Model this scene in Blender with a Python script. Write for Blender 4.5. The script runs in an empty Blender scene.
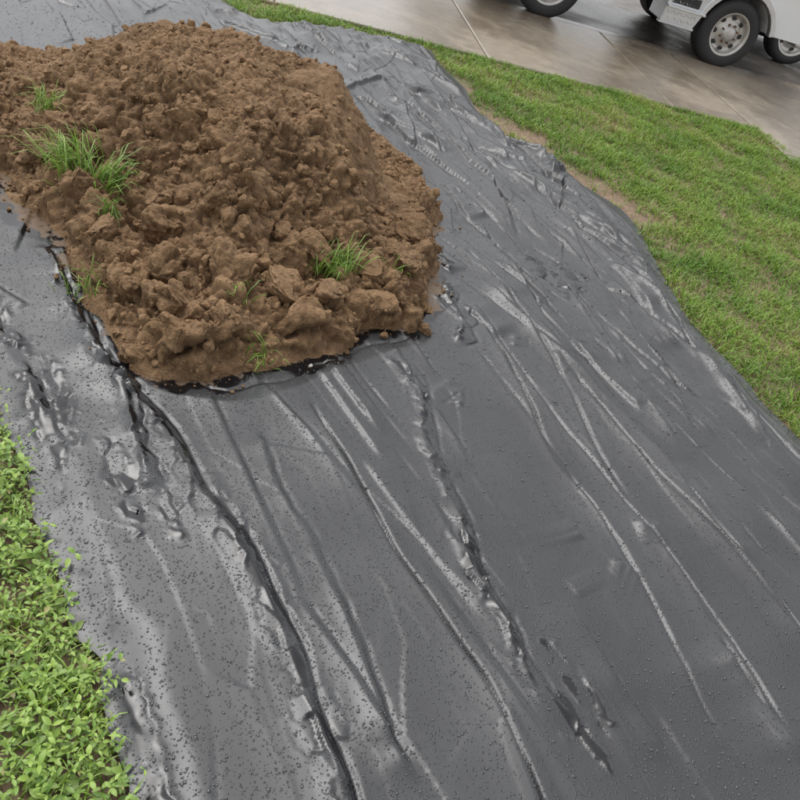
import bpy, bmesh, math, numpy as np
from mathutils import Vector, Matrix
rng=np.random.default_rng(7)
S=bpy.context.scene
COL=bpy.context.collection
# ---------------------------------------------------------------- noise
_p=rng.permutation(256); _p=np.concatenate([_p,_p,_p])
_g=rng.uniform(0,2*np.pi,256); _gx=np.cos(_g); _gy=np.sin(_g)
def pn(x,y,seed=0):
    x=np.asarray(x,float)+seed*17.31; y=np.asarray(y,float)+seed*9.77
    xi=np.floor(x).astype(int); yi=np.floor(y).astype(int)
    xf=x-xi; yf=y-yi
    def gr(a,b,dx,dy):
        h=_p[(_p[a&255]+b)&255]; return _gx[h]*dx+_gy[h]*dy
    u=xf*xf*xf*(xf*(xf*6-15)+10); v=yf*yf*yf*(yf*(yf*6-15)+10)
    a=gr(xi,yi,xf,yf); b=gr(xi+1,yi,xf-1,yf); c=gr(xi,yi+1,xf,yf-1); d=gr(xi+1,yi+1,xf-1,yf-1)
    return (a+(b-a)*u+((c+(d-c)*u)-(a+(b-a)*u))*v)*1.5
def fbm(x,y,o=4,seed=0,gain=.5):
    s=0;a=1
    for i in range(o):
        s=s+a*pn(x*2**i,y*2**i,seed+i*3); a*=gain
    return s
def ridged(x,y,o=3,seed=0):
    s=0;a=1
    for i in range(o):
        s=s+a*(1-np.abs(pn(x*2**i,y*2**i,seed+i*3))*2.2).clip(0,1)**2; a*=.5
    return s
def voro(x,y,seed=0):
    """F1 distance, random cell value, tilted-plane value inside the cell (angular facets)"""
    xi=np.floor(x).astype(int); yi=np.floor(y).astype(int)
    best=np.full(x.shape,9.); val=np.zeros(x.shape); pl=np.zeros(x.shape)
    for i in(-1,0,1):
        for j in(-1,0,1):
            a=xi+i; b=yi+j
            h=_p[(_p[(a+seed)&255]+b)&255]; h2=_p[(h+37+seed)&255]; h3=_p[(h2+91)&255]; h4=_p[(h3+53)&255]
            ox=x-(a+h/255.); oy=y-(b+h2/255.)
            d=np.hypot(ox,oy)
            m=d<best; best=np.where(m,d,best); val=np.where(m,h3/255.,val); pl=np.where(m,ox*_gx[h4]+oy*_gy[h4],pl)
    return best,val,pl
def ss(a,b,x):
    t=((x-a)/(b-a)).clip(0,1); return t*t*(3-2*t)
# ---------------------------------------------------------------- polygons
def smooth_poly(P,n=4):
    P=np.array(P,float); out=[]; N=len(P)
    for i in range(N):
        p0,p1,p2,p3=P[i-1],P[i],P[(i+1)%N],P[(i+2)%N]
        for k in range(n):
            t=k/n
            out.append(.5*((2*p1)+(-p0+p2)*t+(2*p0-5*p1+4*p2-p3)*t*t+(-p0+3*p1-3*p2+p3)*t**3))
    return np.array(out)
def poly_sd(x,y,P):
    best=np.full(x.shape,1e9); nx=np.zeros(x.shape); ny=np.zeros(x.shape); ins=np.zeros(x.shape,bool)
    N=len(P)
    for i in range(N):
        ax,ay=P[i]; bx,by=P[(i+1)%N]
        dx,dy=bx-ax,by-ay; L=dx*dx+dy*dy+1e-12
        t=(((x-ax)*dx+(y-ay)*dy)/L).clip(0,1)
        qx=ax+t*dx; qy=ay+t*dy; d=(x-qx)**2+(y-qy)**2
        m=d<best; best=np.where(m,d,best); nx=np.where(m,qx,nx); ny=np.where(m,qy,ny)
        if ay!=by:
            c=((ay>y)!=(by>y))&(x<(bx-ax)*(y-ay)/(by-ay)+ax); ins^=c
    d=np.sqrt(best)
    return np.where(ins,d,-d),nx,ny
def line_sd(x,y,P):
    P=np.array(P,float); best=np.full(x.shape,1e9); sg=np.zeros(x.shape); tt=np.zeros(x.shape)
    seg=np.hypot(*(P[1:]-P[:-1]).T); cum=np.concatenate([[0],np.cumsum(seg)])
    for i in range(len(P)-1):
        ax,ay=P[i]; bx,by=P[i+1]; dx,dy=bx-ax,by-ay; L=dx*dx+dy*dy
        t=(((x-ax)*dx+(y-ay)*dy)/L).clip(0,1)
        d=(x-ax-t*dx)**2+(y-ay-t*dy)**2
        m=d<best; best=np.where(m,d,best)
        sg=np.where(m,np.sign(dx*(y-ay)-dy*(x-ax)),sg); tt=np.where(m,(cum[i]+t*seg[i])/cum[-1],tt)
    return np.sqrt(best)*sg,tt
def smooth_line(P,n=4):
    P=np.array(P,float)
    if len(P)<3: return P
    Q=np.vstack([2*P[0]-P[1],P,2*P[-1]-P[-2]]); out=[]
    for i in range(1,len(Q)-2):
        p0,p1,p2,p3=Q[i-1:i+3]
        for k in range(n):
            t=k/n
            out.append(.5*((2*p1)+(-p0+p2)*t+(2*p0-5*p1+4*p2-p3)*t*t+(-p0+3*p1-3*p2+p3)*t**3))
    out.append(P[-1]); return np.array(out)
# ---------------------------------------------------------------- mesh helper
def mk_mesh(name,V,faces,mat=None,smooth=True,attrs=None,link=True):
    me=bpy.data.meshes.new(name)
    V=np.asarray(V,np.float32); me.vertices.add(len(V)); me.vertices.foreach_set('co',V.ravel())
    keep=[i for i,f in enumerate(faces) if len(f)]
    if isinstance(smooth,(list,tuple)): smooth=[smooth[i] for i in keep]
    else: smooth=[smooth]*len(keep)
    faces=[np.asarray(faces[i],np.int32) for i in keep]
    tot=np.concatenate([np.full(len(f),f.shape[1],np.int32) for f in faces])
    idx=np.concatenate([f.ravel() for f in faces])
    me.loops.add(len(idx)); me.loops.foreach_set('vertex_index',idx)
    me.polygons.add(len(tot)); st=np.concatenate([[0],np.cumsum(tot)[:-1]]).astype(np.int32)
    me.polygons.foreach_set('loop_start',st); me.polygons.foreach_set('loop_total',tot)
    me.polygons.foreach_set('use_smooth',np.concatenate([np.full(len(f),bool(s)) for f,s in zip(faces,smooth)]))
    me.update(calc_edges=True)
    if attrs:
        for k,v in attrs.items():
            a=me.attributes.new(k,'FLOAT','POINT'); a.data.foreach_set('value',np.asarray(v,np.float32))
    if mat: me.materials.append(mat)
    me.validate()
    if not link: return me
    o=bpy.data.objects.new(name,me); COL.objects.link(o); return o
# ---------------------------------------------------------------- material helper
class NT:
    def __init__(s,name):
        s.m=bpy.data.materials.new(name); s.m.use_nodes=True; s.t=s.m.node_tree; s.n=s.t.nodes
        s.b=s.n['Principled BSDF']; s.out=s.n['Material Output']
    def new(s,t,**k):
        q=s.n.new(t)
        for a,b in k.items(): setattr(q,a,b)
        return q
    def L(s,a,b): s.t.links.new(a,b)
    def coord(s):
        return s.new('ShaderNodeTexCoord').outputs['Object']
    def noise(s,sc,det=4,rough=.5,dist=0,vec=None):
        q=s.new('ShaderNodeTexNoise'); q.inputs['Scale'].default_value=sc; q.inputs['Detail'].default_value=det
        q.inputs['Roughness'].default_value=rough; q.inputs['Distortion'].default_value=dist
        s.L(vec if vec else s.coord(),q.inputs['Vector']); return q.outputs['Fac']
    def math(s,op,a,b=None,c=None,clamp=False):
        q=s.new('ShaderNodeMath',operation=op,use_clamp=clamp)
        for i,v in enumerate((a,b,c)):
            if v is None: continue
            if isinstance(v,(int,float)): q.inputs[i].default_value=v
            else: s.L(v,q.inputs[i])
        return q.outputs[0]
    def rng(s,v,a,b,c=0,d=1):
        q=s.new('ShaderNodeMapRange'); q.inputs[1].default_value=a;q.inputs[2].default_value=b;q.inputs[3].default_value=c;q.inputs[4].default_value=d
        s.L(v,q.inputs[0]); return q.outputs[0]
    def mix(s,f,a,b):
        q=s.new('ShaderNodeMix',data_type='RGBA')
        for sock,v in((q.inputs[0],f),(q.inputs[6],a),(q.inputs[7],b)):
            if isinstance(v,(int,float)): sock.default_value=v
            elif isinstance(v,tuple): sock.default_value=(*v,1) if len(v)==3 else v
            else: s.L(v,sock)
        return q.outputs[2]
    def bump(s,h,dist,strength=1,prev=None):
        q=s.new('ShaderNodeBump'); q.inputs['Distance'].default_value=dist; q.inputs['Strength'].default_value=strength
        s.L(h,q.inputs['Height'])
        if prev: s.L(prev,q.inputs['Normal'])
        return q.outputs[0]
    def attr(s,n):
        q=s.new('ShaderNodeAttribute'); q.attribute_name=n; return q.outputs['Fac']
    def set(s,**k):
        for a,v in k.items():
            a=a.replace('_',' ')
            sock=s.b.inputs[a]
            if isinstance(v,(int,float)): sock.default_value=v
            elif isinstance(v,tuple): sock.default_value=(*v,1)
            else: s.L(v,sock)
def simple(name,c,r=.5,metal=0,var=.15,sc=20,bump=0,coat=0):
    t=NT(name); n=t.noise(sc,3,.6)
    t.set(Base_Color=t.mix(n,tuple(x*(1-var) for x in c),tuple(min(1,x*(1+var)) for x in c)),Roughness=t.rng(n,.2,.8,r*.8,min(1,r*1.2)),Metallic=metal)
    if coat: t.set(Coat_Weight=coat)
    if bump: t.set(Normal=t.bump(n,bump))
    return t.m
# ================================================================ WORLD DATA (metres)
SHEET=[(-0.90,1.28),(-0.83,1.22),(-0.69,1.08),(-0.57,0.96),(-0.49,0.86),(-0.39,0.80),(-0.31,0.70),(-0.21,0.58),(-0.10,0.42),(0.2,0.25),(1.5,0.25),(2.25,0.9),(1.98,1.78),(1.72,2.13),(1.44,2.52),(1.31,2.70),(1.20,2.91),(1.10,3.05),(1.00,3.29),(0.90,3.73),(0.78,4.06),(0.49,4.30),(0.30,4.56),(0.15,4.53),(-0.06,4.68),(-0.29,5.15),(-0.51,5.49),(-0.66,5.74),(-0.88,5.70),(-1.32,5.40),(-1.65,5.05),(-2.0,5.15),(-2.6,5.1),(-3.1,4.6),(-2.9,3.6),(-2.4,2.75),(-1.72,2.01),(-1.16,1.46)]
PILE=[(-0.70,1.60),(-0.57,1.64),(-0.42,1.80),(-0.25,1.99),(-0.22,2.13),(-0.05,2.31),(0.01,2.5),(-0.06,2.78),(-.13,3.2),(-.35,3.55),(-.8,3.75),(-1.3,3.75),(-1.9,3.5),(-2.35,3.2),(-2.4,2.9),(-2.1,2.62),(-1.75,2.38),(-1.52,2.23),(-1.37,2.10),(-1.21,2.04),(-1.05,1.88),(-0.85,1.72)]
SP=smooth_poly(SHEET,6)
k=np.arange(len(SP)); SP=SP+np.stack([fbm(k*.23,k*0+3.3,3,5),fbm(k*.23,k*0+8.1,3,9)],1)*.014
PP=smooth_poly(PILE,4)
k=np.arange(len(PP)); PP=PP+np.stack([pn(k*.37,k*0+3.3,5),pn(k*.37,k*0+8.1,9)],1)*.03
FOLDS=[ # points, amplitude, width left (steep), width right (ramp), wetness and painted groove shade
([(-1.0,1.78),(-.78,1.58),(-.61,1.47),(-.38,1.27),(-.22,1.15),(-.09,1.0),(.02,.87),(.13,.72),(.3,.5)],.032,.018,.07,1.0),
([(-.28,1.76),(-.14,1.60),(.03,1.40),(.18,1.23),(.30,1.11),(.42,.98),(.51,.83),(.62,.6)],.026,.007,.12,.5),
([(-.13,2.16),(.02,1.99),(.14,1.70),(.26,1.47),(.32,1.33),(.41,1.21),(.50,1.06),(.6,.9)],.016,.02,.05,.75),
([(.05,3.3),(.20,3.02),(.41,2.62),(.62,2.29),(.83,2.07),(.98,1.82),(1.11,1.68),(1.3,1.4)],.040,.007,.15,.5),
([(-.3,4.3),(-.07,3.91),(.22,3.6),(.50,3.25),(.74,2.84),(.97,2.49),(1.17,2.25),(1.34,2.0),(1.6,1.7)],.042,.009,.16,.5),
([(.1,2.6),(.45,2.09),(.66,1.84),(.88,1.57),(1.06,1.30),(1.16,1.10)],.022,.007,.11,.3),
([(.5,2.35),(.79,1.97),(1.02,1.72),(1.20,1.51),(1.5,1.2)],.030,.007,.11,.5),
([(.95,1.4),(1.02,1.29),(1.10,1.18),(1.16,1.10),(1.3,.95)],.034,.007,.10,.5),
([(-1.25,2.0),(-1.16,1.93),(-.94,1.71),(-.68,1.52)],.026,.012,.07,.8),
([(-.77,1.60),(-.64,1.41),(-.48,1.22)],.022,.02,.04,.9),
([(-.34,.80),(-.31,.74),(-.26,.68),(-.17,.59),(-.1,.5)],.018,.02,.03,1.0),
([(-.1,1.25),(.05,1.07),(.17,.9),(.22,.8)],.012,.01,.04,.2),
([(.3,4.5),(.5,3.95),(.75,3.4),(.95,2.95),(1.2,2.55),(1.5,2.15)],.040,.009,.14,.4),
([(-.2,5.0),(.0,4.45),(.3,3.9),(.55,3.3),(.7,2.9),(1.0,2.35)],.034,.008,.12,.4),
([(-.9,5.5),(-.5,4.9),(-.2,4.3),(.1,3.6),(.25,3.2)],.042,.010,.14,.4),
([(-1.4,5.1),(-.8,4.7),(-.45,4.2),(-.2,3.8)],.038,.010,.12,.4),
([(-.6,5.1),(-.3,4.9),(.0,4.6)],.030,.010,.08,.4),
([(.0,3.0),(.2,2.75),(.45,2.35),(.6,2.0),(.75,1.75)],.024,.008,.10,.3),
([(-.02,2.62),(.1,2.42),(.12,2.25)],.02,.03,.02,1.0),
([(-.85,1.56),(-.5,1.58),(-.33,1.72),(-.2,1.92),(-.05,2.12),(.06,2.2)],.010,.03,.06,.2),
([(.55,4.1),(.75,3.75),(.85,3.3),(1.05,2.8)],.030,.008,.09,.4),
([(-1.3,1.75),(-1.1,1.55),(-.9,1.4),(-.7,1.2)],.012,.02,.05,.2),
([(.75,2.4),(1.0,2.15),(1.3,1.8),(1.6,1.5),(1.9,1.3)],.032,.008,.13,.4),
([(.15,2.5),(.35,2.15),(.5,1.85),(.7,1.6),(.85,1.3),(.95,1.05)],.020,.007,.10,.4),
([(-.35,1.55),(-.2,1.35),(-.05,1.22)],.010,.008,.05,.2),
]
NMAIN=len(FOLDS)
FOLDS=[(smooth_line(P,3),A,a,b,w) for P,A,a,b,w in FOLDS]
r2=np.random.default_rng(23)
def rand_creases(n,xr,yr,L,A,dev):
    for _ in range(n):
        cx,cy=r2.uniform(*xr),r2.uniform(*yr)
        th=math.radians(-46-10*min(1,max(-.5,cx))+r2.normal(0,dev)); ln=r2.uniform(*L)
        c,s=math.cos(th),math.sin(th); b=r2.normal(0,.02)*ln
        w1=r2.uniform(.005,.010); w2=r2.uniform(.03,.08)
        if r2.random()<.4: w1,w2=w2,w1
        FOLDS.append((np.array([(cx-c*ln/2,cy-s*ln/2),(cx-s*b,cy+c*b),(cx+c*ln/2,cy+s*ln/2)]),r2.uniform(*A),w1,w2,0.2 if r2.random()<.15 else .1))
rand_creases(26,(-.6,1.7),(.6,2.6),(.3,1.3),(.005,.014),4)
rand_creases(54,(-.2,1.5),(2.3,4.6),(.3,1.3),(.008,.024),9)
rand_creases(60,(-1.9,.5),(3.9,5.7),(.15,.6),(.012,.032),32)
rand_creases(14,(-2.4,-.7),(1.2,2.6),(.1,.5),(.006,.016),25)
rand_creases(9,(.0,1.4),(.8,2.6),(.06,.16),(.004,.009),60)
BLOTCH=[(-.84,1.38,.10),(-.55,1.22,.07),(-.44,1.21,.05),(.00,1.99,.05),(.14,1.70,.05),(.30,1.36,.06),(.59,1.13,.06),(.62,1.0,.05),(.40,2.99,.09),(.50,3.05,.07),(-.02,2.62,.05),(-1.1,1.6,.06),(-.3,4.6,.08),(.35,4.2,.06)]
# ================================================================ PLASTIC SHEET
xs=np.arange(-3.2,2.35,.0056)
ys=[.22]
while ys[-1]<5.95: ys.append(ys[-1]+.0034+.0011*ys[-1])
ys=np.array(ys)
X,Y=np.meshgrid(xs,ys); sh=X.shape; x=X.ravel(); y=Y.ravel()
sd,nx,ny=poly_sd(x,y,SP)
out_=sd<0
near=sd>-.02
def sheet_height(x,y):
    z=.026+.012*fbm(x*.9,y*.9,2,21)
    wet=np.zeros(x.shape)
    ca,sa=math.cos(math.radians(-51)),math.sin(math.radians(-51))
    wx=x+.02*fbm(x*2,y*2,2,1); wy=y+.02*fbm(x*2,y*2,2,11)
    u=wx*ca+wy*sa; v=-wx*sa+wy*ca
    _,cv,cp=voro(u*13+.3*pn(x*20,y*20,3),v*34+.3*pn(x*20,y*20,5),17)
    for i,(P,A,wl,wr,w) in enumerate(FOLDS):
        x0,y0=np.min(P,0)-.3; x1,y1=np.max(P,0)+.3
        m=np.nonzero((x>x0)&(x<x1)&(y>y0)&(y<y1))[0]
        if len(m)==0: continue
        xm,ym=x[m],y[m]
        wob=(.022 if w>.6 else .008) if i<NMAIN else .005
        s,t=line_sd(xm+wob*pn(xm*4,ym*4,31+i),ym+wob*pn(xm*4,ym*4,61+i),P)
        k=np.abs(s)<.36; m=m[k]; s=s[k]; t=t[k]
        a=ss(0,.15,t)*ss(1,.85,t)*(.70+.45*pn(t*5,t*0+i,3))
        wl=wl*(1+.5*pn(t*8,t*0+i,13)) if i<NMAIN else wl
        pr=np.where(s>0,np.exp(-(np.abs(s)/wl)**1.7*.7),np.exp(-(np.abs(s)/wr)**1.05)*ss(-.36,-.22,s))
        nd=(.75 if (i<NMAIN and w>.25) else .35)*(1+.6*pn(t*9,t*0+i,15))
        if w>.6: nd=nd*.5
        pr=pr-nd*np.exp(-((s-wl*1.8)/(.007 if i<NMAIN else .005))**2)
        z[m]+=A*a*pr
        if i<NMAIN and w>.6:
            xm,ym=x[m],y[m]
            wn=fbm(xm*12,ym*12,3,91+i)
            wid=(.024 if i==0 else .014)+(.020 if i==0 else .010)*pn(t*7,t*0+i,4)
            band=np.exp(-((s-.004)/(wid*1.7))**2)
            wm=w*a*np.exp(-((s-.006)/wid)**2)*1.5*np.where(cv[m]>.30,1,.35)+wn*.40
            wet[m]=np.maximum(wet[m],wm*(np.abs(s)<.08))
            z[m]+=a*band*(.013*cp[m]+.006*(cv[m]-.5))
        if w>.15: wet[m]=np.maximum(wet[m],(.95 if w>.45 else .75 if w>.25 else .6)*(a*(1.5+.8*pn(t*11,t*0+i,6))).clip(0,1)*np.exp(-((s-wl*1.6)/(.0052 if w>.45 else .0038))**2))  # thin dark line along the groove: crease shade painted into this mask
    far=ss(2.0,4.2,y+.45*x)
    q1,va,pl=voro(u*1.6,v*7,5)
    z+=(.0022+.014*far)*(pl*.9+va*.25)
    q1,va,pl=voro(u*4.5,v*14,8)
    z+=(.0005+.0038*far)*(pl+va*.2)
    z+=.004*far*ridged(u*1.6,v*8,2,67)
    for (bx,by,r) in BLOTCH:
        k=np.nonzero((np.abs(x-bx)<r*3)&(np.abs(y-by)<r*3))[0]
        if len(k)==0: continue
        du=(x[k]-bx)*ca+(y[k]-by)*sa; dv=-(x[k]-bx)*sa+(y[k]-by)*ca
        d=np.hypot(du/2.2,dv/.55)/r+.7*fbm(x[k]*16,y[k]*16,3,71)
        m=ss(1.15,.6,d)
        wet[k]=np.maximum(wet[k],m*np.where(cv[k]>.45,.9,.1))
        z[k]+=m*(.008*cp[k]+.003*cv[k])
    return z,wet
def edge_z(z,sd):
    fade=ss(0,.12,sd); return z*(.22+.78*fade)-.004*(1-fade)+.003
z=np.zeros(x.shape); wet=np.zeros(x.shape)
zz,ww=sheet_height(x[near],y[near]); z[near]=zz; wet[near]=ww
pd,_,_=poly_sd(x[near],y[near],PP)
ring=ss(-.07,-.02,pd+.035*fbm(x[near]*9,y[near]*9,3,3))*(y[near]<2.9)
wet[near]=np.maximum(wet[near],ring*.9)
dirt=ss(-.05,.01,pd+.04*fbm(x[near]*14,y[near]*14,3,8))
dd=np.zeros(x.shape); dd[near]=dirt
z=np.maximum(edge_z(z,sd),-.006)
V=np.stack([np.where(out_,nx,x),np.where(out_,ny,y),z],1)
I=np.arange(len(x)).reshape(sh)
Q=np.stack([I[:-1,:-1],I[:-1,1:],I[1:,1:],I[1:,:-1]],-1).reshape(-1,4)
keep=(~out_)[Q].any(1); Q=Q[keep]
used=np.unique(Q); rm=-np.ones(len(x),int); rm[used]=np.arange(len(used))
t=NT('wet_black_polythene')
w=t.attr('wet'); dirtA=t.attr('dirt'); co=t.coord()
v=t.new('ShaderNodeTexVoronoi'); v.inputs['Scale'].default_value=150; t.L(co,v.inputs['Vector'])
sep=t.new('ShaderNodeSeparateColor'); t.L(v.outputs['Color'],sep.inputs[0])
r=t.rng(sep.outputs[0],0,1,.15,.45)
q=t.math('DIVIDE',v.outputs['Distance'],r); h=t.math('SUBTRACT',1.0,t.math('MULTIPLY',q,q),clamp=True)
n60=t.noise(60,3)
wet_shade_m=t.rng(t.math('ADD',w,t.math('MULTIPLY',t.math('SUBTRACT',n60,.5),.5)),.30,.62,0,1)
dry=t.math('SUBTRACT',1,wet_shade_m)
h=t.math('MULTIPLY',h,t.math('MULTIPLY',t.math('GREATER_THAN',sep.outputs[1],.3),dry))
isd=t.rng(h,.0,.4)
haze=t.noise(3.2,4,.6)
basec=t.mix(t.rng(haze,.3,.7),(.026,.0265,.028),(.042,.043,.045))
basec=t.mix(wet_shade_m,basec,(.006,.006,.007))
basec=t.mix(isd,basec,(.020,.020,.022))
dm=t.rng(t.math('ADD',dirtA,t.math('SUBTRACT',n60,.5)),.75,.95)
basec=t.mix(dm,basec,(.10,.062,.034))
rough=t.rng(wet_shade_m,0,1,.32,.12); rough=t.math('ADD',rough,t.math('MULTIPLY',dm,.5))
t.set(Base_Color=basec,Roughness=rough,Normal=t.bump(t.math('MULTIPLY',h,r),.0028),IOR=1.52)
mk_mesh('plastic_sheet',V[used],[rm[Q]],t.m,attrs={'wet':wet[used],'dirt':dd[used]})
# ---- rain drops standing on the sheet
n=120000
b=.3+4.0*rng.random(n)**1.8; a=rng.uniform(-1,1,n)*(.5+.75*b)+.25
sdd=poly_sd(a,b,SP)[0]
m=(sdd>.012)&(poly_sd(a,b,PP)[0]<-.01)&(rng.random(n)<(.6+.5*fbm(a*3,b*3,3,44)).clip(.15,1)); a,b,sdd=a[m],b[m],sdd[m]
hz,hw=sheet_height(a,b); hw=np.maximum(hw,ss(-.07,-.02,poly_sd(a,b,PP)[0]))
m=(hw<.3)|(rng.random(len(a))<.05); a,b,hz,sdd=a[m],b[m],hz[m],sdd[m]
hz=np.maximum(edge_z(hz,sdd),-.006)
r=(.0009*np.exp(rng.normal(.35,.48,len(a)))).clip(.0006,.0040)*(1+.12*b)
NS=6; k7=np.arange(NS)*2*np.pi/NS
rings=[(1.0,-.15),(.90,.26),(.55,.52)]
vs=[]
el=1+rng.uniform(-.25,.25,len(a))
for rr,zh in rings:
    for t7 in k7: vs.append(np.stack([a+r*rr*math.cos(t7)*el,b+r*rr*math.sin(t7)/el,hz+r*zh],1))
vs.append(np.stack([a,b,hz+r*.60],1))
V=np.stack(vs,1).reshape(-1,3); o=np.arange(len(a))[:,None]*(3*NS+1)
Q=[];T=[]
for i in range(NS):
    j=(i+1)%NS
    Q+=[o+np.array([[i,j,NS+j,NS+i]]),o+np.array([[NS+i,NS+j,2*NS+j,2*NS+i]])]; T.append(o+np.array([[2*NS+i,2*NS+j,3*NS]]))
t=NT('rain_water_on_black'); t.set(Base_Color=(.028,.029,.031),Roughness=.04,IOR=1.5,Coat_Weight=.5)
mk_mesh('rain_drops',V,[np.concatenate(Q),np.concatenate(T)],t.m)
print('drops',len(a))
# ================================================================ DIRT PILE
BIG=[(-.62,1.98,.10,.10),(-.47,2.04,.085,.09),(-.80,1.92,.085,.09),(-.92,2.14,.09,.07),(-.34,2.12,.07,.07),(-.70,1.80,.06,.06),(-.25,2.35,.08,.07),(-.13,2.45,.06,.06),(-1.02,2.0,.06,.06),(-.55,1.80,.05,.05),(-.75,2.2,.07,.05),(-.45,2.30,.09,.07),(-1.2,2.2,.07,.05),(-.16,2.7,.07,.08),(-1.45,2.35,.08,.05),(-1.8,2.6,.1,.06)]
def pile_h(x,y):
    wx=x+.05*fbm(x*3,y*3,2,101); wy=y+.05*fbm(x*3,y*3,2,111)
    d,_,_=poly_sd(wx,wy,PP)
    left=ss(-2.2,-1.25,wx)
    z=.145*ss(-.03,.10,d)+.30*ss(.20,.62,d)*(.3+.7*left)
    z+=.050*np.exp(-(((wx+1.10)/.33)**2+((wy-2.95)/.30)**2))+.05*np.exp(-(((wx+.62)/.25)**2+((wy-3.05)/.25)**2))
    z*=.5+.5*left
    a=ss(0,.07,d)
    z+=a*(.045*fbm(x*3.2,y*3.2,2,121)+.012*fbm(x*8,y*8,2,131))
    return np.where(d>0,np.maximum(z,.012),-.005),d
xs=np.arange(-2.55,.12,.0048); ys=np.arange(1.5,3.95,.0050)
X,Y=np.meshgrid(xs,ys); sh=X.shape; x=X.ravel(); y=Y.ravel()
z,d=pile_h(x,y)
lowz=ss(2.9,2.1,y+.15*x)
Z=z.reshape(sh); gy_,gx_=np.gradient(Z,.0050,.0048)
def blur(A,n=4):
    for _ in range(n):
        A=(A+np.roll(A,1,0)+np.roll(A,-1,0)+np.roll(A,1,1)+np.roll(A,-1,1))/5
    return A
gx_=blur(gx_,8).clip(-2.5,2.5); gy_=blur(gy_,8).clip(-2.5,2.5); nl=np.sqrt(1+gx_**2+gy_**2)
N=np.stack([-gx_/nl,-gy_/nl,1/nl],-1).reshape(-1,3)
from mathutils import noise as mn
def solid_voro(P,sc,idx):
    out=np.zeros(len(P))
    for k in idx:
        p=Vector(P[k]*sc); dist,pts=mn.voronoi(p)
        c=pts[0]; h=math.sin(c.x*12.98+c.y*78.2+c.z*37.7)*43758.5; h-=math.floor(h)
        e=dist[1]-dist[0]
        out[k]=min(1,e*2.2)*(.35+.65*h)
    return out
P3=np.stack([x,y,z],1)
idx=np.nonzero(d>-.005)[0]
def warp(P,f,am,s):
    return P+am*np.stack([fbm(P[:,0]*f+P[:,2]*f*.7,P[:,1]*f,3,s),fbm(P[:,0]*f,P[:,1]*f+P[:,2]*f*.9,3,s+5),fbm(P[:,0]*f-P[:,2]*f,P[:,1]*f+P[:,2]*f,3,s+9)],1)
Pw=warp(P3,9,.020,201)
L1=solid_voro(Pw,7.5,idx); L2=solid_voro(Pw+3.1,19,idx); L3=solid_voro(Pw+7.7,44,idx)
am=ss(0,.05,d)
smoothz=ss(.0,.5,fbm(x*2.6,y*2.6,2,240))*(1-lowz)
disp=am*((.016+.058*lowz)*(L1-.35)+(.014+.014*lowz)*(1-.8*smoothz)*(L2-.3)+.011*(1-.6*smoothz)*(L3-.3))
fz=np.zeros(len(x))
for k in idx: fz[k]=mn.fractal(Vector(P3[k]*38),.7,2.1,4)
disp+=am*.0050*fz*(1-.4*smoothz)
V=P3+N*disp[:,None]; V[:,2]=np.maximum(V[:,2],np.where(d>0,.008,-.006))
I=np.arange(len(x)).reshape(sh)
Q=np.stack([I[:-1,:-1],I[:-1,1:],I[1:,1:],I[1:,:-1]],-1).reshape(-1,4)
Q=Q[(d[Q]>-.01).any(1)]
used=np.unique(Q); rm=-np.ones(len(x),int); rm[used]=np.arange(len(used))
mk=d>.01
surf=V[mk]; surfN=N[mk]; surf_low=lowz[mk]; surf_sm=smoothz[mk]
PV=[V[used]]; PF=[rm[Q]]; nv=len(used)
def ico(sub):
    bm=bmesh.new(); bmesh.ops.create_icosphere(bm,subdivisions=sub,radius=1)
    v=np.array([a.co[:] for a in bm.verts]); f=np.array([[q.index for q in a.verts] for a in bm.faces]); bm.free(); return v,f
def rocky(v,s,am=.3,fine=.08):
    n=fbm(v[:,0]*1.3+s*3.1,v[:,1]*1.3+v[:,2]*1.1+s,3,s); n2=fbm(v[:,2]*1.7-s,v[:,0]*1.4+v[:,1]+s*2,3,s+5)
    n3=np.array([mn.fractal(Vector(p*2.6+np.array([s*3.,0,0])),.7,2.1,4) for p in v])
    q=v*(1+am*(n+n2))[:,None]
    for k in range(8):
        a=rng.normal(size=3); a/=np.linalg.norm(a); h=.50+.3*rng.random(); dd=q@a
        q=q-np.outer((dd-h).clip(0)*.85,a)
    return q*(1+fine*n3)[:,None]
T2=[(rocky(ico(2)[0],s,.3,.05),ico(2)[1]) for s in range(12)]
T4=[(rocky(ico(4)[0],s+20,.28,.14),ico(4)[1]) for s in range(10)]
T5=[(rocky(ico(5)[0],s+40,.28,.14),ico(5)[1]) for s in range(4)]
TF=[];TB=[]
def rotm(n):
    q=rng.normal(size=(n,4)); q/=np.linalg.norm(q,axis=1)[:,None]; w,a,b,c=q.T
    return np.stack([np.stack([1-2*(b*b+c*c),2*(a*b-c*w),2*(a*c+b*w)],1),np.stack([2*(a*b+c*w),1-2*(a*a+c*c),2*(b*c-a*w)],1),np.stack([2*(a*c-b*w),2*(b*c+a*w),1-2*(a*a+b*b)],1)],1)
def add_clods(p,r,Ts,dest):
    global nv
    k=rng.integers(0,len(Ts),len(p))
    for i in range(len(Ts)):
        m=k==i; n=m.sum()
        if not n: continue
        v,f=Ts[i]; R=rotm(n)
        st=rng.uniform(.7,1.25,(n,1,3))
        q=np.einsum('nij,vj->nvi',R,v)*r[m][:,None,None]*st+p[m][:,None,:]
        PV.append(q.reshape(-1,3)); dest.append((f[None]+(np.arange(n)*len(v))[:,None,None]+nv).reshape(-1,3)); nv+=n*len(v)
pick=rng.integers(0,len(surf),18000); m=rng.random(18000)<(.55+.8*fbm(surf[pick,0]*4,surf[pick,1]*4,3,19)).clip(.15,1)*(1-.6*surf_sm[pick]); pick=pick[m]
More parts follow.
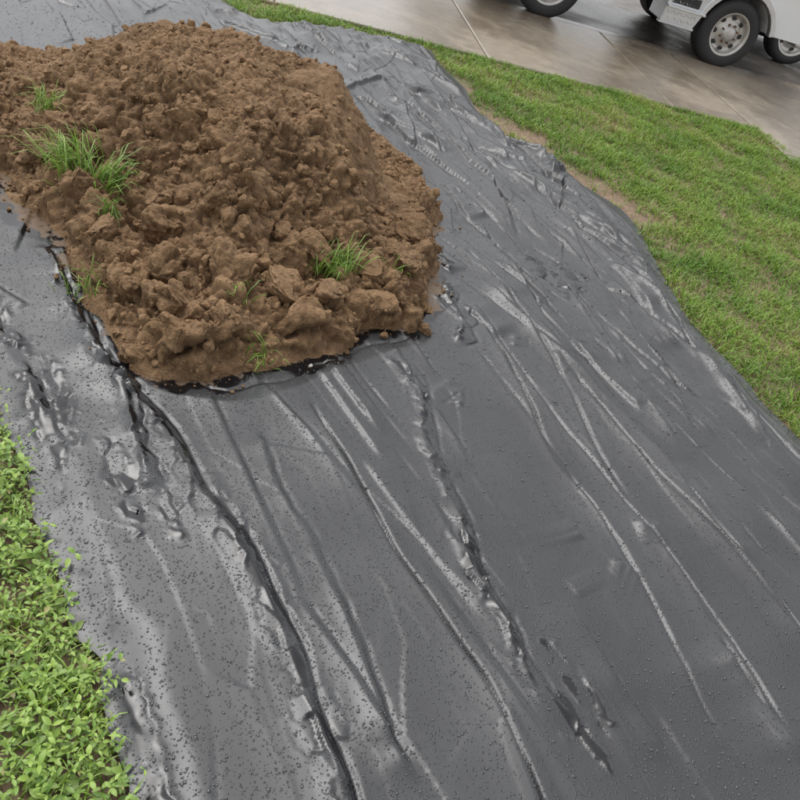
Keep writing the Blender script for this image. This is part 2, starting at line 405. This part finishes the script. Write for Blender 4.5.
r=np.minimum(.0022+.0023*rng.pareto(1.9,len(pick)),.020)
add_clods(surf[pick]+surfN[pick]*(r*.25)[:,None],r,T2,TF)
pick=rng.integers(0,len(surf),700); pick=pick[rng.random(700)<.06+.55*surf_low[pick]**2]
r=.014+.034*rng.random(len(pick))**1.7; add_clods(surf[pick]-surfN[pick]*(r*.15)[:,None],r,T4,TB)
a=np.array([q[0] for q in BIG]);b=np.array([q[1] for q in BIG]);hz,_=pile_h(a,b)
add_clods(np.stack([a,b,hz+.005],1),np.array([q[2] for q in BIG])*.88,T5,TB)
n=15000; a=rng.uniform(-2.6,.4,n); b=rng.uniform(1.4,4.0,n); hd,_,_=poly_sd(a,b,PP)
m=(hd<.01)&(rng.random(n)<np.exp(hd/.026)+.003)&(hd>-.2)&(poly_sd(a,b,SP)[0]>.12); a,b=a[m],b[m]
sz,_=sheet_height(a,b); r=.0014+.0016*rng.pareto(2.0,len(a)); r=np.minimum(r,.010)
add_clods(np.stack([a,b,sz+.003+r*.4],1),r,T2,TF)
a=np.array([.0,-.12]);b=np.array([2.28,2.16]); add_clods(np.stack([a,b,sheet_height(a,b)[0]+.012],1),np.array([.022,.013]),T4,TB)
t=NT('excavated_clay_soil')
n1=t.noise(3.0,4,.65); n2=t.noise(26,5,.7); n3=t.noise(160,3,.7)
c=t.mix(t.rng(n1,.32,.68),(.125,.070,.033),(.265,.160,.082))
c=t.mix(t.rng(n2,.38,.78),c,(.35,.225,.122))
c=t.mix(t.rng(n3,.50,.75,0,.65),c,(.070,.037,.018))
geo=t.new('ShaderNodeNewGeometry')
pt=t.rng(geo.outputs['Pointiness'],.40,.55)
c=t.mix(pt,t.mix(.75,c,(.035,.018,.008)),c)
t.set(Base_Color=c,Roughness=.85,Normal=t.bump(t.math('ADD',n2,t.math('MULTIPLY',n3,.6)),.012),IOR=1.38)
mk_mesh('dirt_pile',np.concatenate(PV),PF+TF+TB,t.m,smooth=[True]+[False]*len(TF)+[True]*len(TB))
# ================================================================ GRASS
def grass_mat(name,a,b,dry=(.30,.24,.10),dryf=.12,trans=.35):
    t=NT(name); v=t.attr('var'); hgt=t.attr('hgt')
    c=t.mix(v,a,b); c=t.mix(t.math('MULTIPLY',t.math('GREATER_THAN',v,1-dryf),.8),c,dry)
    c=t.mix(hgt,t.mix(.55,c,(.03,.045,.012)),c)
    t.set(Base_Color=c,Roughness=.42)
    tr=t.new('ShaderNodeBsdfTranslucent'); t.L(c,tr.inputs[0]); mx=t.new('ShaderNodeMixShader'); mx.inputs[0].default_value=trans
    t.L(t.b.outputs[0],mx.inputs[1]); t.L(tr.outputs[0],mx.inputs[2]); t.L(mx.outputs[0],t.out.inputs[0])
    return t.m
GM=grass_mat('lawn_grass',(.12,.24,.022),(.31,.45,.062))
def blades(name,bx,by,bz,h,w,lean,mat,az=None):
    n=len(bx); th=rng.uniform(0,2*np.pi,n) if az is None else az
    ld=np.stack([np.cos(th),np.sin(th)],1); fa=th+np.pi/2+rng.normal(0,.7,n); sd_=np.stack([np.cos(fa),np.sin(fa)],1)*w[:,None]*.5
    base=np.stack([bx,by],1)
    lv=[(0,0,1),(.45,.30,1),(.8,.85,.7)]
    vs=[]
    for t_,o_,wd in lv:
        c=base+ld*(lean*h*o_)[:,None]*.9; zz=bz+h*t_*np.sqrt(np.maximum(.15,1-(lean*o_*.6)**2))
        vs.append(np.column_stack([c-sd_*wd,zz])); vs.append(np.column_stack([c+sd_*wd,zz]))
    c=base+ld*(lean*h*1.5)[:,None]*.9; vs.append(np.column_stack([c,bz+h*np.maximum(.2,1-.45*lean)]))
    V=np.stack(vs,1).reshape(-1,3); o=np.arange(n)[:,None]*7
    Q=np.concatenate([o+np.array([[0,1,3,2]]),o+np.array([[2,3,5,4]])]); T=o+np.array([[4,5,6]])
    var=np.repeat((pn(bx*2.2,by*2.2,77)*.6+pn(bx*9,by*9,78)*.35+.45+rng.normal(0,.22,n)).clip(0,1),7)
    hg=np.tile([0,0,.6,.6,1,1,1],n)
    return mk_mesh(name,V,[Q,T],mat,smooth=True,attrs={'var':var,'hgt':hg})
LAWN=np.array([(-6,3.85),(-1.7,5.50),(-.62,5.88),(-.01,6.10),(1.28,6.57),(1.92,6.80),(2.26,6.33),(3.6,4.3),(4.6,2.9),(3.6,-.3),(-4,-1.5),(-6,1)])
BARE=[[(-.20,4.86),(.0,4.80),(.25,4.70)],[(.42,4.46),(.6,4.32),(.86,4.10)],[(-.45,5.35),(-.3,5.2)]]
n=480000; a=rng.uniform(-3.6,4.4,n); b=rng.uniform(-.3,6.9,n)
den=np.where((a>-.6),1.0,.25)*np.where(a>-.7,ss(-.5,1.6,b+a*.4),1); den=np.where((b>4.8)&(a>-2.2)&(a<0),1,den)
ld,_,_=poly_sd(a,b,LAWN); s2,_,_=poly_sd(a,b,SP)
m=(ld>-.02)&(s2<.004)&(rng.random(n)<den)
a,b,s2=a[m],b[m],s2[m]
keepp=np.ones(len(a))
for P in BARE:
    q,_=line_sd(a,b,P); keepp*=ss(.04,.17,np.abs(q)+.10*pn(a*9,b*9,4))
keepp=np.maximum(keepp,.05)*(.45+.55*ss(-.5,.1,fbm(a*5,b*5,3,14)))
m=(rng.random(len(a))<keepp); a,b,s2=a[m],b[m],s2[m]
h=(.030+.026*rng.random(len(a))+.024*fbm(a*4,b*4,3,5)).clip(.014,.09)*np.where(s2>-.03,.85,1)
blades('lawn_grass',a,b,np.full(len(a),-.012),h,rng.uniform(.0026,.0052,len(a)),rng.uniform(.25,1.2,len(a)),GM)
print('lawn blades',len(a))
def tuft(bx,by,n,hm,spread,lean=(.2,1.0),dirn=None,buried=.005):
    a=bx+rng.normal(0,spread,n); b=by+rng.normal(0,spread,n); z,_=pile_h(a,b); z=np.maximum(z,.0)
    z=z*.4+.6*np.median(z)
    az=None if dirn is None else dirn+rng.normal(0,.9,n)
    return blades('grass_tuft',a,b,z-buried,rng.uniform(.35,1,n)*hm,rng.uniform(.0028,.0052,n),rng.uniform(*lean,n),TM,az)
TM=grass_mat('turf_tuft_grass',(.085,.19,.02),(.32,.48,.09),dryf=.10)
tuft(-1.29,2.30,150,.17,.040,dirn=3.4)
tuft(-1.16,2.24,80,.17,.030,dirn=.4)
tuft(-1.60,2.64,50,.11,.025)
tuft(-1.07,2.10,26,.12,.02,dirn=5.5)
tuft(-.38,2.25,80,.13,.028,dirn=.2)
tuft(-.32,2.28,30,.15,.02,dirn=1.2)
tuft(-.98,1.84,45,.08,.03)
tuft(-.43,1.80,24,.10,.02,dirn=5)
tuft(-.56,1.92,16,.09,.02)
tuft(-.17,2.38,10,.08,.02)
# ================================================================ BROAD-LEAF WEEDS at the left edge
def leaves(name,cx,cy,cz,L,W,az,pitch,mat):
    n=len(cx)
    prof=np.array([(0,.0,0),(.22,.36,.02),(.55,.5,.03),(.85,.25,-.01),(1,0,-.06)])
    d=np.stack([np.cos(az)*np.cos(pitch),np.sin(az)*np.cos(pitch),np.sin(pitch)],1)
    s=np.stack([-np.sin(az),np.cos(az),rng.normal(0,.25,n)],1); s/=np.linalg.norm(s,axis=1)[:,None]
    u=np.cross(d,s); C=np.stack([cx,cy,cz],1); vs=[]
    for (t_,w_,z_) in prof:
        mid=C+d*(L*t_)[:,None]+u*(L*z_*1.6)[:,None]
        if w_==0: vs.append(mid)
        else:
            up=u*(W*w_*.28)[:,None]
            vs+= [mid-s*(W*w_)[:,None]+up,mid,mid+s*(W*w_)[:,None]+up]
    V=np.stack(vs,1).reshape(-1,3); k=V.shape[0]//n; o=np.arange(n)[:,None]*k
    T=np.concatenate([o+np.array([q]) for q in ([0,2,1],[0,3,2],[7,8,10],[8,9,10])])
    Q=np.concatenate([o+np.array([q]) for q in ([1,2,5,4],[2,3,6,5],[4,5,8,7],[5,6,9,8])])
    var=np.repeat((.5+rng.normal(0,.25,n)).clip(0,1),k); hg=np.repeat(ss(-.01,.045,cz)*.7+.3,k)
    return mk_mesh(name,V,[T,Q],mat,smooth=True,attrs={'var':var,'hgt':hg})
WM=grass_mat('broadleaf_weed',(.12,.23,.030),(.32,.45,.085),dryf=.03,trans=.25)
n=15000; a=rng.uniform(-1.9,-.05,n); b=rng.uniform(.2,2.1,n)
s2,_,_=poly_sd(a,b,SP); soil=np.exp(-(((a+.66)/.13)**2+((b-.58)/.10)**2))
m=(s2<.0)&(s2>-.8)&(rng.random(n)<(.95+.35*fbm(a*6,b*6,2,6)-.9*soil).clip(.08,1)); a,b=a[m],b[m]
A=[];B=[];Z=[];AZ=[];PT=[];LL=[]
for i in range(len(a)):
    az0=rng.uniform(0,6.28); ln=rng.uniform(.015,.07); k=rng.integers(2,5); hd=rng.uniform(0,6.28); le=rng.uniform(.2,1.0)
    big=rng.choice([.7,1.0,1.5],p=[.4,.45,.15])
    for j in range(k):
        f=(j+1)/k
        for sgn in (0,np.pi):
            A.append(a[i]+math.cos(hd)*ln*f*le); B.append(b[i]+math.sin(hd)*ln*f*le); Z.append(-.01+ln*f*.95)
            AZ.append(az0+sgn+j*1.57+rng.normal(0,.35)); PT.append(rng.uniform(-.2,.6)); LL.append(big*rng.uniform(.010,.024)*(1.15-.35*f))
A,B,Z,AZ,PT,LL=map(np.array,(A,B,Z,AZ,PT,LL))
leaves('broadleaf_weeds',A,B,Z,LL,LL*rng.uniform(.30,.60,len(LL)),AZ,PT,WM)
# ================================================================ GROUND, SIDEWALK, STREET
t=NT('lawn_soil')
n1=t.noise(2.5,4,.6); n2=t.noise(40,5,.7)
c=t.mix(t.rng(n2,.3,.7),(.10,.066,.040),(.26,.18,.115)); c=t.mix(t.rng(n1,.52,.66,0,.5),c,(.06,.11,.02))
t.set(Base_Color=c,Roughness=.85,Normal=t.bump(n2,.01))
R=400
mk_mesh('ground',[(-R,-R,-.012),(R,-R,-.012),(R,R,-.012),(-R,R,-.012)],[[(0,1,2,3)]],t.m,smooth=False)
t=NT('wet_concrete')
n1=t.noise(.9,4,.6,.4); n2=t.noise(9,5,.65); n3=t.noise(220,2,.6)
c=t.mix(t.rng(n2,.3,.7),(.20,.165,.122),(.30,.255,.20))
wm=t.rng(n1,.38,.56); c=t.mix(wm,c,t.mix(.5,c,(.08,.058,.040)))
c=t.mix(t.rng(n3,.55,.8,0,.35),c,(.12,.10,.08))
t.set(Base_Color=c,Roughness=t.rng(wm,0,1,.34,.08),Normal=t.bump(t.math('ADD',n3,n2),.0010))
CM=t.m
t=NT('wet_asphalt')
n1=t.noise(.7,4,.6,.5); n2=t.noise(150,3,.7); n0=t.noise(6,4)
c=t.mix(t.rng(n2,.3,.7),(.05,.044,.038),(.12,.105,.09)); wm=t.rng(n1,.4,.6); c=t.mix(t.math('MULTIPLY',wm,.6),c,(.035,.03,.026)); c=t.mix(t.rng(n0,.5,.72,0,.55),c,(.20,.155,.11))
t.set(Base_Color=c,Roughness=t.rng(wm,0,1,.5,.12),Normal=t.bump(n2,.003))
AM=t.m
def slabs(name,origin,ang,us,vs,top,mat,gap=.012,bev=.008,thick=.08):
    ca,sa=math.cos(ang),math.sin(ang); V=[];F=[]
    for i in range(len(us)-1):
        for j in range(len(vs)-1):
            u0,u1,v0,v1=us[i]+gap/2,us[i+1]-gap/2,vs[j]+gap/2,vs[j+1]-gap/2; k=len(V)
            for (q,z) in((0,top-thick),(0,top-bev),(bev,top)):
                for (u,v) in((u0+q,v0+q),(u1-q,v0+q),(u1-q,v1-q),(u0+q,v1-q)):
                    V.append((origin[0]+u*ca-v*sa,origin[1]+u*sa+v*ca,z))
            for l in(0,4):
                for e in range(4): F.append((k+l+e,k+l+(e+1)%4,k+l+4+(e+1)%4,k+l+4+e))
            F.append((k+8,k+9,k+10,k+11))
    return mk_mesh(name,V,[F],mat,smooth=False)
ANG=math.radians(20); OR=(-.62,5.90)
us=[-12+1.55*i for i in range(10)]+[2.70]
slabs('sidewalk',OR,ANG,us,[0,1.85],.012,CM)
slabs('driveway',OR,ANG,[2.72,4.4,6.2,8.0],[-5,-2.6,-.5,1.85],.010,CM)
e=np.array([math.cos(ANG),math.sin(ANG)]); nn=np.array([-e[1],e[0]]); o=np.array(OR)
def loc(u,v): q=o+e*u+nn*v; return (q[0],q[1])
slabs('curb',OR,ANG,[-12,-9,-6,-3,0,3,6,9,12],[1.862,2.02],.006,CM,thick=.1)
a_=[loc(-60,2.03),loc(60,2.03),loc(60,11),loc(-60,11)]
mk_mesh('street',[(p[0],p[1],-.006) for p in a_],[[(0,1,2,3)]],AM,smooth=False)
# ================================================================ VEHICLES
M={'tyre':simple('tyre_rubber',(.022,.022,.023),.6,0,.3,30,.002),'rim':simple('steel_rim',(.50,.48,.45),.4,.6,.35,14),
 'dark':simple('black_underbody',(.02,.02,.02),.6,0,.3,8),'white':simple('white_vehicle_paint',(.74,.75,.75),.3,0,.06,4,0,.5),
 'alu':simple('aluminium_plate',(.62,.63,.64),.30,.85,.15,9),'glass':simple('vehicle_glass',(.02,.025,.03),.06,0,.1,3),
 'rust':simple('brake_rust',(.16,.08,.045),.7,.2,.4,30),'red':simple('red_lamp_lens',(.45,.02,.015),.15),'amber':simple('amber_lamp_lens',(.7,.25,.02),.15)}
def bm_obj(name,bm,mat,parent,loc=(0,0,0),bevel=0,smooth=False):
    me=bpy.data.meshes.new(name); bm.normal_update(); bm.to_mesh(me); bm.free(); me.materials.append(M[mat])
    o=bpy.data.objects.new(name,me); COL.objects.link(o); o.parent=parent; o.location=loc
    if smooth: me.polygons.foreach_set('use_smooth',[True]*len(me.polygons))
    if bevel:
        b=o.modifiers.new('b','BEVEL'); b.width=bevel; b.segments=3; b.limit_method='ANGLE'
    return o
def box(name,x0,x1,y0,y1,z0,z1,mat,parent,bevel=.01):
    bm=bmesh.new(); bmesh.ops.create_cube(bm,size=1)
    for v in bm.verts: v.co=Vector(((x0+x1)/2+v.co.x*(x1-x0),(y0+y1)/2+v.co.y*(y1-y0),(z0+z1)/2+v.co.z*(z1-z0)))
    return bm_obj(name,bm,mat,parent,bevel=bevel)
def lathe(name,prof,mat,parent,loc,seg=48):
    V=[];F=[]
    for i in range(seg):
        a=2*math.pi*i/seg
        for r,yy in prof: V.append((r*math.cos(a),yy,r*math.sin(a)))
    k=len(prof)
    for i in range(seg):
        for j in range(k-1): F.append((i*k+j,i*k+j+1,((i+1)%seg)*k+j+1,((i+1)%seg)*k+j))
    me=mk_mesh(name,V,[F],M[mat],smooth=True,link=False); o=bpy.data.objects.new(name,me); COL.objects.link(o); o.parent=parent; o.location=loc; return o
def wheel(pref,cx,cy,r,w,parent,holes=8,side=1,rimr=.62):
    s=side; R_=r*rimr; c=(cx,cy,r)
    prof=[(R_,-.48*w*s),(R_*1.04,-.5*w*s),(r*.86,-.52*w*s),(r*.95,-.47*w*s),(r*.99,-.38*w*s)]
    for g in(-.3,-.1,.1,.3): prof+= [(r,(g-.07)*w*s),(r,(g+.05)*w*s),(r*.965,(g+.06)*w*s),(r*.965,(g+.085)*w*s)]
    prof+=[(r*.99,.38*w*s),(r*.93,.5*w*s),(R_,.5*w*s)]
    lathe(pref+'_tyre',prof,'tyre',parent,c)
    lathe(pref+'_rim',[(R_*1.02,-.49*w*s),(R_*.95,-.49*w*s),(R_*.90,-.36*w*s),(R_*.86,-.20*w*s),(R_*.62,-.24*w*s),(R_*.50,-.32*w*s),(R_*.36,-.33*w*s),(R_*.34,-.45*w*s),(R_*.2,-.48*w*s),(.0,-.49*w*s)],'rim',parent,c)
    bm=bmesh.new()
    for i in range(holes):
        a=2*math.pi*i/holes
        mm=Matrix.Translation((R_*.72*math.cos(a),-.235*w*s,R_*.72*math.sin(a)))@Matrix.Rotation(-a,4,'Y')@Matrix.Rotation(math.pi/2,4,'X')@Matrix.Diagonal((.7,1,1,1))
        bmesh.ops.create_cone(bm,cap_ends=True,segments=14,radius1=R_*.12,radius2=R_*.12,depth=.02,matrix=mm)
    bm_obj(pref+'_vents',bm,'dark',parent,c)
    bm=bmesh.new()
    for i in range(holes):
        a=2*math.pi*(i+.5)/holes
        mm=Matrix.Translation((R_*.44*math.cos(a),-.345*w*s,R_*.44*math.sin(a)))@Matrix.Rotation(math.pi/2,4,'X')
        bmesh.ops.create_cone(bm,cap_ends=True,segments=6,radius1=R_*.055,radius2=R_*.05,depth=.04,matrix=mm)
    bm_obj(pref+'_nuts',bm,'rust',parent,c)
def side_panel(name,outline,y0,y1,mat,parent,bevel=.015):
    bm=bmesh.new(); a=[bm.verts.new((p[0],y0,p[1])) for p in outline]; b=[bm.verts.new((p[0],y1,p[1])) for p in outline]
    bm.faces.new(a); bm.faces.new(b[::-1]); n=len(a)
    for i in range(n): bm.faces.new((a[i],b[i],b[(i+1)%n],a[(i+1)%n]))
    bmesh.ops.recalc_face_normals(bm,faces=bm.faces)
    return bm_obj(name,bm,mat,parent,bevel=bevel)
def arch(cx,r,z0,x0,x1,n=12):
    h=math.sqrt(max(r*r-(z0-.31)**2,0)); a0=math.atan2(z0-.31,-h); a1=math.atan2(z0-.31,h)
    if a0<0:a0+=2*math.pi
    return [(x0,z0)]+[(cx+r*math.cos(a0+(a1-a0)*i/n),.31+r*math.sin(a0+(a1-a0)*i/n)) for i in range(n+1)]+[(x1,z0)]
TR=bpy.data.objects.new('service_truck',None); COL.objects.link(TR); TR.location=(.01,8.06,-.006); TR.rotation_euler=(0,0,math.radians(18.9))
WB=1.88; W=1.75
for nm,cx in(('rear',0),('front',WB)):
    wheel(nm+'_near',cx,.12,.31,.22,TR); wheel(nm+'_far',cx,W-.12,.31,.22,TR,side=-1)
    bm=bmesh.new(); bmesh.ops.create_cone(bm,cap_ends=True,segments=16,radius1=.05,radius2=.05,depth=W-.3,matrix=Matrix.Translation((cx,W/2,.31))@Matrix.Rotation(math.pi/2,4,'X')); bm_obj(nm+'_axle',bm,'dark',TR)
box('frame_rail_near',-.9,2.5,.45,.53,.42,.54,'dark',TR); box('frame_rail_far',-.9,2.5,1.22,1.30,.42,.54,'dark',TR)
box('gearbox',1.2,1.8,.65,1.1,.28,.5,'dark',TR,.04); box('fuel_tank',.45,.95,.1,.42,.36,.60,'dark',TR,.05)
low=arch(0,.40,.44,-1.0,.98)
side_panel('utility_body_near',low+[(.98,1.15),(-1.0,1.15)],.0,.42,'white',TR); side_panel('utility_body_far',low+[(.98,1.15),(-1.0,1.15)],W-.42,W,'white',TR)
box('bed_floor',-1.0,.98,.42,W-.42,.56,.62,'alu',TR); box('headboard',.94,1.0,.0,W,1.15,1.75,'alu',TR)
box('rear_bumper',-1.12,-1.0,.05,W-.05,.42,.56,'alu',TR)
for i,(p0,p1) in enumerate(((-.95,-.45),(.45,.95))): box('locker_door_%d'%i,p0,p1,-.012,.01,.56,1.08,'white',TR,.006); box('locker_handle_%d'%i,(p0+p1)/2-.05,(p0+p1)/2+.05,-.03,-.012,.85,.89,'alu',TR,.004)
box('tail_lamp',-1.13,-1.10,.1,.2,.62,.72,'red',TR,.004)
side_panel('step_box',[(1.12,.27),(1.47,.27),(1.52,.42),(1.60,.56),(1.12,.56)],-.02,.30,'alu',TR,.008)
bm=bmesh.new()
for i in range(9):
    for j in range(5):
        mm=Matrix.Translation((1.15+i*.036+(j%2)*.012,-.024,.31+j*.05))@Matrix.Rotation(math.radians(45 if (i+j)%2 else -45),4,'Y')@Matrix.Diagonal((.028,.008,.007,1)); bmesh.ops.create_cube(bm,size=1,matrix=mm)
bm_obj('tread_plate_pattern',bm,'alu',TR)
box('step_lip',1.10,1.47,-.045,.02,.255,.275,'alu',TR,.004); box('step_mid',1.10,1.50,-.10,.0,.405,.425,'alu',TR,.004); box('step_recess',1.16,1.44,-.028,.0,.44,.52,'dark',TR,.004)
cab=arch(WB,.385,.40,1.60,2.62)
side_panel('cab_shell',[(1.04,.57),(1.59,.57)]+cab[1:]+[(2.66,.62),(2.64,.95),(2.45,1.12),(2.22,1.85),(1.15,1.88),(1.04,1.8)],.0,W,'white',TR,.03)
side_panel('side_window',[(1.35,1.18),(2.28,1.18),(2.10,1.74),(1.35,1.76)],-.008,.02,'glass',TR,.004)
side_panel('windscreen',[(2.475,1.14),(2.485,1.14),(2.25,1.82),(2.24,1.82)],.12,W-.12,'glass',TR,0)
side_panel('front_fender_flare',[(WB+.43*math.cos(a),.31+.43*math.sin(a)) for a in np.linspace(math.pi*.93,.07*math.pi,16)]+[(WB+.375*math.cos(a),.31+.375*math.sin(a)) for a in np.linspace(.07*math.pi,math.pi*.93,16)],-.04,.03,'alu',TR,.006)
box('front_bumper',2.60,2.76,.02,W-.02,.36,.54,'alu',TR,.03); box('headlamp',2.655,2.68,.08,.32,.62,.78,'amber',TR,.01)
box('door_handle',1.42,1.56,-.03,.0,1.05,1.09,'dark',TR,.005); box('mirror',2.3,2.38,-.22,-.05,1.2,1.5,'dark',TR,.02)
CR=bpy.data.objects.new('parked_car',None); COL.objects.link(CR); CR.location=(2.80,10.24,-.006); CR.rotation_euler=(0,0,math.radians(18.9))
def arch2(cx,r,z0):
    h=math.sqrt(r*r-(z0-.31)**2); a0=math.atan2(z0-.31,-h)%(2*math.pi); a1=math.atan2(z0-.31,h)
    return [(cx+r*math.cos(a0+(a1-a0)*i/12),.31+r*math.sin(a0+(a1-a0)*i/12)) for i in range(13)]
prof=[(-.80,.26)]+arch2(0,.36,.24)+arch2(2.6,.36,.24)+[(3.4,.28),(3.46,.5),(3.36,.72),(2.55,.92),(2.0,.96),(-.35,1.0),(-.80,.96),(-.88,.6)]
side_panel('body',prof,.0,1.75,'white',CR,.05)
side_panel('cabin',[(2.05,.95),(1.35,1.42),(.1,1.45),(-.55,1.0)],.12,1.63,'white',CR,.05)
side_panel('side_windows',[(1.85,1.0),(1.32,1.37),(.15,1.39),(-.3,1.02)],.105,.13,'glass',CR,.004)
side_panel('windscreen',[(2.08,.98),(2.0,1.02),(1.40,1.41),(1.36,1.43),(1.44,1.43)],.25,1.5,'glass',CR,0)
box('sill',.38,2.22,-.01,.1,.2,.26,'dark',CR,.01); box('rear_bumper',-.93,-.78,.05,1.7,.24,.46,'dark',CR,.03)
box('tail_lamp',-.885,-.7,-.006,.25,.66,.82,'red',CR,.02); box('underbody',-.6,3.2,.2,1.55,.18,.3,'dark',CR,.02)
box('door_handle',.9,1.05,-.02,.01,.78,.81,'alu',CR,.004)
for nm,cx in(('rear',0),('front',2.6)):
    wheel(nm+'_near',cx,.10,.31,.2,CR,holes=5,rimr=.68); wheel(nm+'_far',cx,1.65,.31,.2,CR,holes=5,side=-1,rimr=.68)
# ================================================================ LIGHT, CAMERA
W_=bpy.data.worlds.new('World'); S.world=W_; W_.use_nodes=True; nt=W_.node_tree
sky=nt.nodes.new('ShaderNodeTexSky'); sky.sky_type='NISHITA'; sky.sun_disc=False
EL,AZ_=math.radians(62),math.radians(300)
sky.sun_elevation=EL; sky.sun_rotation=AZ_; sky.air_density=1.0; sky.dust_density=3; sky.ozone_density=1
hs=nt.nodes.new('ShaderNodeHueSaturation'); hs.inputs['Saturation'].default_value=.10; hs.inputs['Value'].default_value=1.9
nt.links.new(sky.outputs[0],hs.inputs['Color']); nt.links.new(hs.outputs[0],nt.nodes['Background'].inputs[0]); nt.nodes['Background'].inputs[1].default_value=.15
sl=bpy.data.lights.new('sun','SUN'); sl.energy=1.0; sl.angle=math.radians(40); sl.color=(1,.97,.93)
so=bpy.data.objects.new('sun',sl); COL.objects.link(so)
dv=Vector((math.sin(AZ_)*math.cos(EL),math.cos(AZ_)*math.cos(EL),math.sin(EL)))
so.rotation_euler=dv.to_track_quat('Z','Y').to_euler(); so.location=dv*20
pitch=math.radians(38); roll=math.radians(20)
fwd=Vector((0,math.cos(pitch),-math.sin(pitch))); R0=Vector((1,0,0)); U0=R0.cross(fwd)
ix=R0*math.cos(roll)+U0*math.sin(roll); iy=-R0*math.sin(roll)+U0*math.cos(roll)
cam=bpy.data.cameras.new('camera'); cam.sensor_width=36; cam.lens=35.3; cam.clip_start=.05; cam.clip_end=1500
co=bpy.data.objects.new('camera',cam); COL.objects.link(co); S.camera=co
mw=Matrix((ix,iy,-fwd)).transposed().to_4x4(); mw.translation=Vector((0,0,1.5)); co.matrix_world=mw
S.view_settings.view_transform='Standard'; S.view_settings.look='None'; S.view_settings.exposure=0
